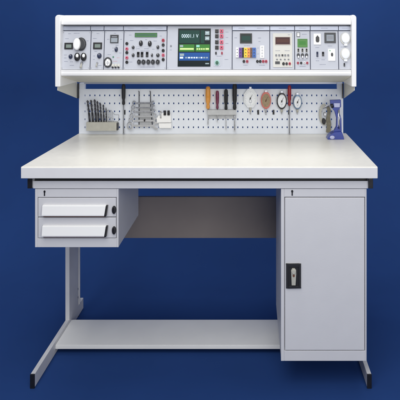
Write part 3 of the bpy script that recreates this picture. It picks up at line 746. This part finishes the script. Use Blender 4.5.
for i, (d_, l_) in enumerate(zip(DR, OR)): drill(*d_, l_, 'dark_steel' if i < 7 else 'steel')

# spanner rack and spanners
M_ = frame(145.4, 110, YB)
m = MB().mat('ledge_grey')
m.poly([(-7.0, -16.6), (7.4, -16.6), (5.8, -2), (5.4, 8), (-5.2, 8), (-6.0, -2)], .05, .45)
m.mat('dark_steel').tube([(-6.2, -16, 1.1), (-6.0, 18.5, 1.1), (-6.0, 19.2, 3.2)], .42, 10); m.tube([(7.2, -15, 1.1), (5.6, 2, 1.1), (5.2, 18.5, 1.1), (5.2, 19.2, 3.2)], .42, 10)
for y in (-14.9, -9.9, -5.5, -1.6, 2.8, 7.8): m.mat('steel').box(-6.8, -5.4, y-1.5, y-.9, .5, 3.4); m.box(5.2, 6.6, y-1.5, y-.9, .5, 3.4)
m.mat('black').disc(-.2, -9.9, .8, 1.2, 1.2, 3.9, 14)
o = link('spanner_rack', m.mesh('spanner_rack', M_[1]), M_[0], None, .0003); meta(o, 'grey spanner rack with two dark upright rods on the board', 'tool holder')
def spanner(y, xl_, xr_, w, label, n0):
    xc = (xl_+xr_)/2; H = (xr_-xl_)/2; M_ = frame(xc, y, YB)
    m = MB().mat('chrome'); e = w*1.6
    m.ring(-H+e*.7, 0, e*.78, e, .55, n0-.5, n0+.5, 24)
    m.box(-H+e*1.35, H-e*1.15, -w*.42, w*.42, n0-.28, n0+.28)
    pts = []
    c = H-e*.75
    for i in range(15):
        a = math.radians(55+i*(250/14)); pts.append((c+e*.8*math.cos(a), e*math.sin(a)))
    for i in range(9):
        a = math.radians(300-i*(240/8)); pts.append((c+.1*e+e*.42*math.cos(a), e*.52*math.sin(a)))
    m.poly(pts, n0-.45, n0+.45)
    o = link('spanner', m.mesh('spanner', M_[1]), M_[0], None, .0003); meta(o, label, 'spanner', 'spanners laid across the rack')
SP = [(102.6, 133.2, 155.6, 1.5), (107.0, 132.4, 156.6, 1.6), (111.4, 131.6, 157.4, 1.75), (115.8, 130.8, 158.2, 1.9), (120.2, 129.6, 159.0, 2.1), (125.0, 128.2, 160.0, 2.5)]
SL_ = ['smallest chrome spanner, topmost across the rack', 'chrome spanner, second from the top of the rack', 'chrome spanner, third from the top of the rack', 'chrome spanner, third from the bottom of the rack', 'chrome spanner, directly above the largest one', 'largest chrome spanner, at the bottom of the rack']
for i, (s4, l_) in enumerate(zip(SP, SL_)): spanner(*s4, l_, 2.5+(i % 2)*1.3+i*.03)

# white tool cup
M_ = frame(164.8, 119.4, YB); t = meta(link('tool_cup', None, M_[0]), 'small white plastic pocket with two dark plugs, right of the spanners', 'tool holder')
m = MB().mat('white_plastic')
m.poly([(-7.4, 1.5), (-5.6, 4.6), (-4.0, 3.8), (-2.6, 6.8), (2.2, 7.6), (3.8, 6.0), (6.4, 6.0), (6.8, -2.4), (-7.0, -2.6)], .3, 4.6)
m.poly([(-5.4, -3.1), (7.0, -3.0), (7.0, -8.0), (-5.0, -8.0)], .3, 4.2)
fpart('pocket', m, M_, t, .0012)
m = MB().mat('chrome'); m.tube([(-3.2, 2.0, 4.7), (-3.2, 9.2, 4.7)], .8, 12); fpart('pin', m, M_, t, 0)
for x in (.9, 4.6):
    m = MB().mat('soft_black'); m.tube([(x, 5.0, 5.0), (x, 9.6, 5.0)], [1.3, 1.2], 14); m.box(x-.9, x+.9, 5.6, 6.4, 5.0, 6.6)
    fpart('plug', m, M_, t, 0)

# micrometer with leather pouch at right
M_ = frame(323.5, 117, YB); t = meta(link('micrometer', None, M_[0]), 'olive and grey micrometer with black thimble hanging beside the blue stand', 'micrometer')
m = MB().mat('beige_metal'); pts = []
for i in range(19):
    a = math.radians(80+i*(215/18)); pts.append((.5+5.2*math.cos(a), 3+10.5*math.sin(a)))
for i in range(19):
    a = math.radians(295-i*(215/18)); pts.append((.8+3.2*math.cos(a), 3+7.4*math.sin(a)))
m.poly(pts, 1.0, 3.2); m.mat('steel').tube([(-4.2, 8.5, 2.1), (5.5, 12.0, 2.1)], 1.0, 12)
fpart('bow', m, M_, t, .0005)
m = MB().mat('soft_black'); m.lathe(-.3, -3.6, 1.8, 3.0, [(1, 2.6), (1, 5.4), (.8, 5.9)], 20); fpart('thimble', m, M_, t, 0)
m = MB().mat('steel'); m.lathe(1.0, 3.2, 1.1, 2.0, [(1, 1), (1, 3.6), (.7, 4)], 16); fpart('anvil', m, M_, t, 0)
M_ = frame(328.2, 119.5, YB)
m = MB().mat('olive_leather'); m.poly([(-2.4, -12.2), (2.0, -12.4), (2.6, -4), (1.4, 3), (2.4, 9.5), (.6, 13.5), (-1.6, 12.5), (-1.0, 6), (-2.6, 0), (-1.6, -6)], .4, 2.8)
o = link('leather_pouch', m.mesh('leather_pouch', M_[1]), M_[0], None, .0012); meta(o, 'narrow olive brown leather pouch hanging behind the blue stand', 'pouch')
# blue bench stand on table top
YS = .60
zb0 = TZ
cx = xw(335.5, YS)
M_ = (Matrix.Translation((cx, YS, zb0)) @ Matrix(((1, 0, 0), (0, 0, -1), (0, 1, 0))).to_4x4(), K0*(D+YS))
t = meta(link('measuring_stand', None, M_[0]), 'bright blue cast stand with silver spindle at the right back corner of the tabletop', 'stand')
M_0 = HY+(ZC-TZ)/M_[1]   # image height of the foot
def q_(px, py): return (px-335.5, M_0-py)
m = MB().mat('cast_blue')
base = [q_(326.6, M_0), q_(327.8, M_0-2.6), q_(330.2, M_0-5.0), q_(333.2, M_0-7.0), q_(341.0, M_0-7.6), q_(342.6, M_0-3.0), q_(343.2, M_0)]
m.poly(base, -6, 6); fpart('base', m, M_, t, .002)
m = MB().mat('cast_blue')
m.poly([q_(333.2, M_0-6.9), q_(336.0, M_0-12), q_(336.4, M_0-20), q_(334.6, M_0-27), q_(330.6, M_0-32), q_(329.8, M_0-38.4), q_(340.6, M_0-38.8), q_(340.8, M_0-32), q_(339.4, M_0-30.5), q_(339.2, M_0-26), q_(341.0, M_0-20), q_(341.4, M_0-7.5)], -2.4, 2.4)
fpart('arm', m, M_, t, .0016)
m = MB().mat('lavender_paint'); m.poly([q_(333.8, M_0-31.6), q_(339.2, M_0-31.6), q_(339.4, M_0-35.6), q_(333.4, M_0-35.6)], 2.45, 3.4); fpart('cover', m, M_, t, .0006); m = MB().mat('lavender_paint'); m.poly([q_(337.0, M_0-12), q_(339.4, M_0-12), q_(339.8, M_0-22), q_(337.2, M_0-25)], 2.45, 3.2); fpart('side_cover', m, M_, t, .0006)
m = MB().mat('lavender_paint').lathe(q_(331.3, 0)[0], 2.2, 2.6, 1.9, [(1, 6.0), (.9, 6.6), (.5, 6.9)], 18)
fpart('foot_knob', m, M_, t, 0)
m = MB().mat('chrome'); m.tube([(*q_(338.4, M_0-10.5), 3.2), (*q_(338.2, M_0-29), 3.2)], [1.0, .9], 14); m.mat('dark_steel').tube([(*q_(332.2, M_0-31.5), 1.5), (*q_(331.0, M_0-34.5), 3.2)], [1.6, 1.4], 14)
fpart('spindle', m, M_, t, 0)

# ---------------------------------------------------------------- light
def area(name, loc, target, size, power, col=(1, 1, 1), sy=None):
    L = bpy.data.lights.new(name, 'AREA'); L.energy = power; L.color = col; L.size = size
    if sy: L.shape = 'RECTANGLE'; L.size_y = sy
    o = bpy.data.objects.new(name, L); COL.objects.link(o); o.location = loc
    o.rotation_euler = (Vector(target)-Vector(loc)).to_track_quat('-Z', 'Y').to_euler(); return o
area('key_softbox', (-.5, -1.6, 3.0), (-.2, .45, 1.2), 2.2, 55, (1, .99, .975))
area('fill_softbox', (1.1, -3.7, 1.7), (-.2, .4, .6), 2.6, 66, (1, .995, .99))
area('top_softbox', (-.2, .15, 3.3), (-.2, .30, 0), 2.6, 22, (1, .995, .98), 1.0)
area('backdrop_light', (-.2, .95, 3.5), (-.2, 2.0, 1.2), 3.6, 38, (1, .99, .97), .8)
w = bpy.data.worlds.new('World'); S.world = w; w.use_nodes = True
w.node_tree.nodes['Background'].inputs[0].default_value = (.80, .86, 1, 1); w.node_tree.nodes['Background'].inputs[1].default_value = .22

cam = bpy.data.cameras.new('camera'); co = bpy.data.objects.new('camera', cam); COL.objects.link(co); S.camera = co
co.location = (0, -D, ZC); co.rotation_euler = (PI/2, 0, 0)
cam.sensor_width = 36; cam.sensor_fit = 'HORIZONTAL'; cam.lens = 36/(400*K0)
cam.shift_x = -(HX-200)/400; cam.shift_y = -(200-HY)/400
cam.clip_start = .05; cam.clip_end = 100
S.render.engine = 'CYCLES'; S.render.resolution_x = 1024; S.render.resolution_y = 1024
S.view_settings.view_transform = 'Standard'; S.view_settings.look = 'None'; S.view_settings.gamma = 1; S.view_settings.exposure = 0
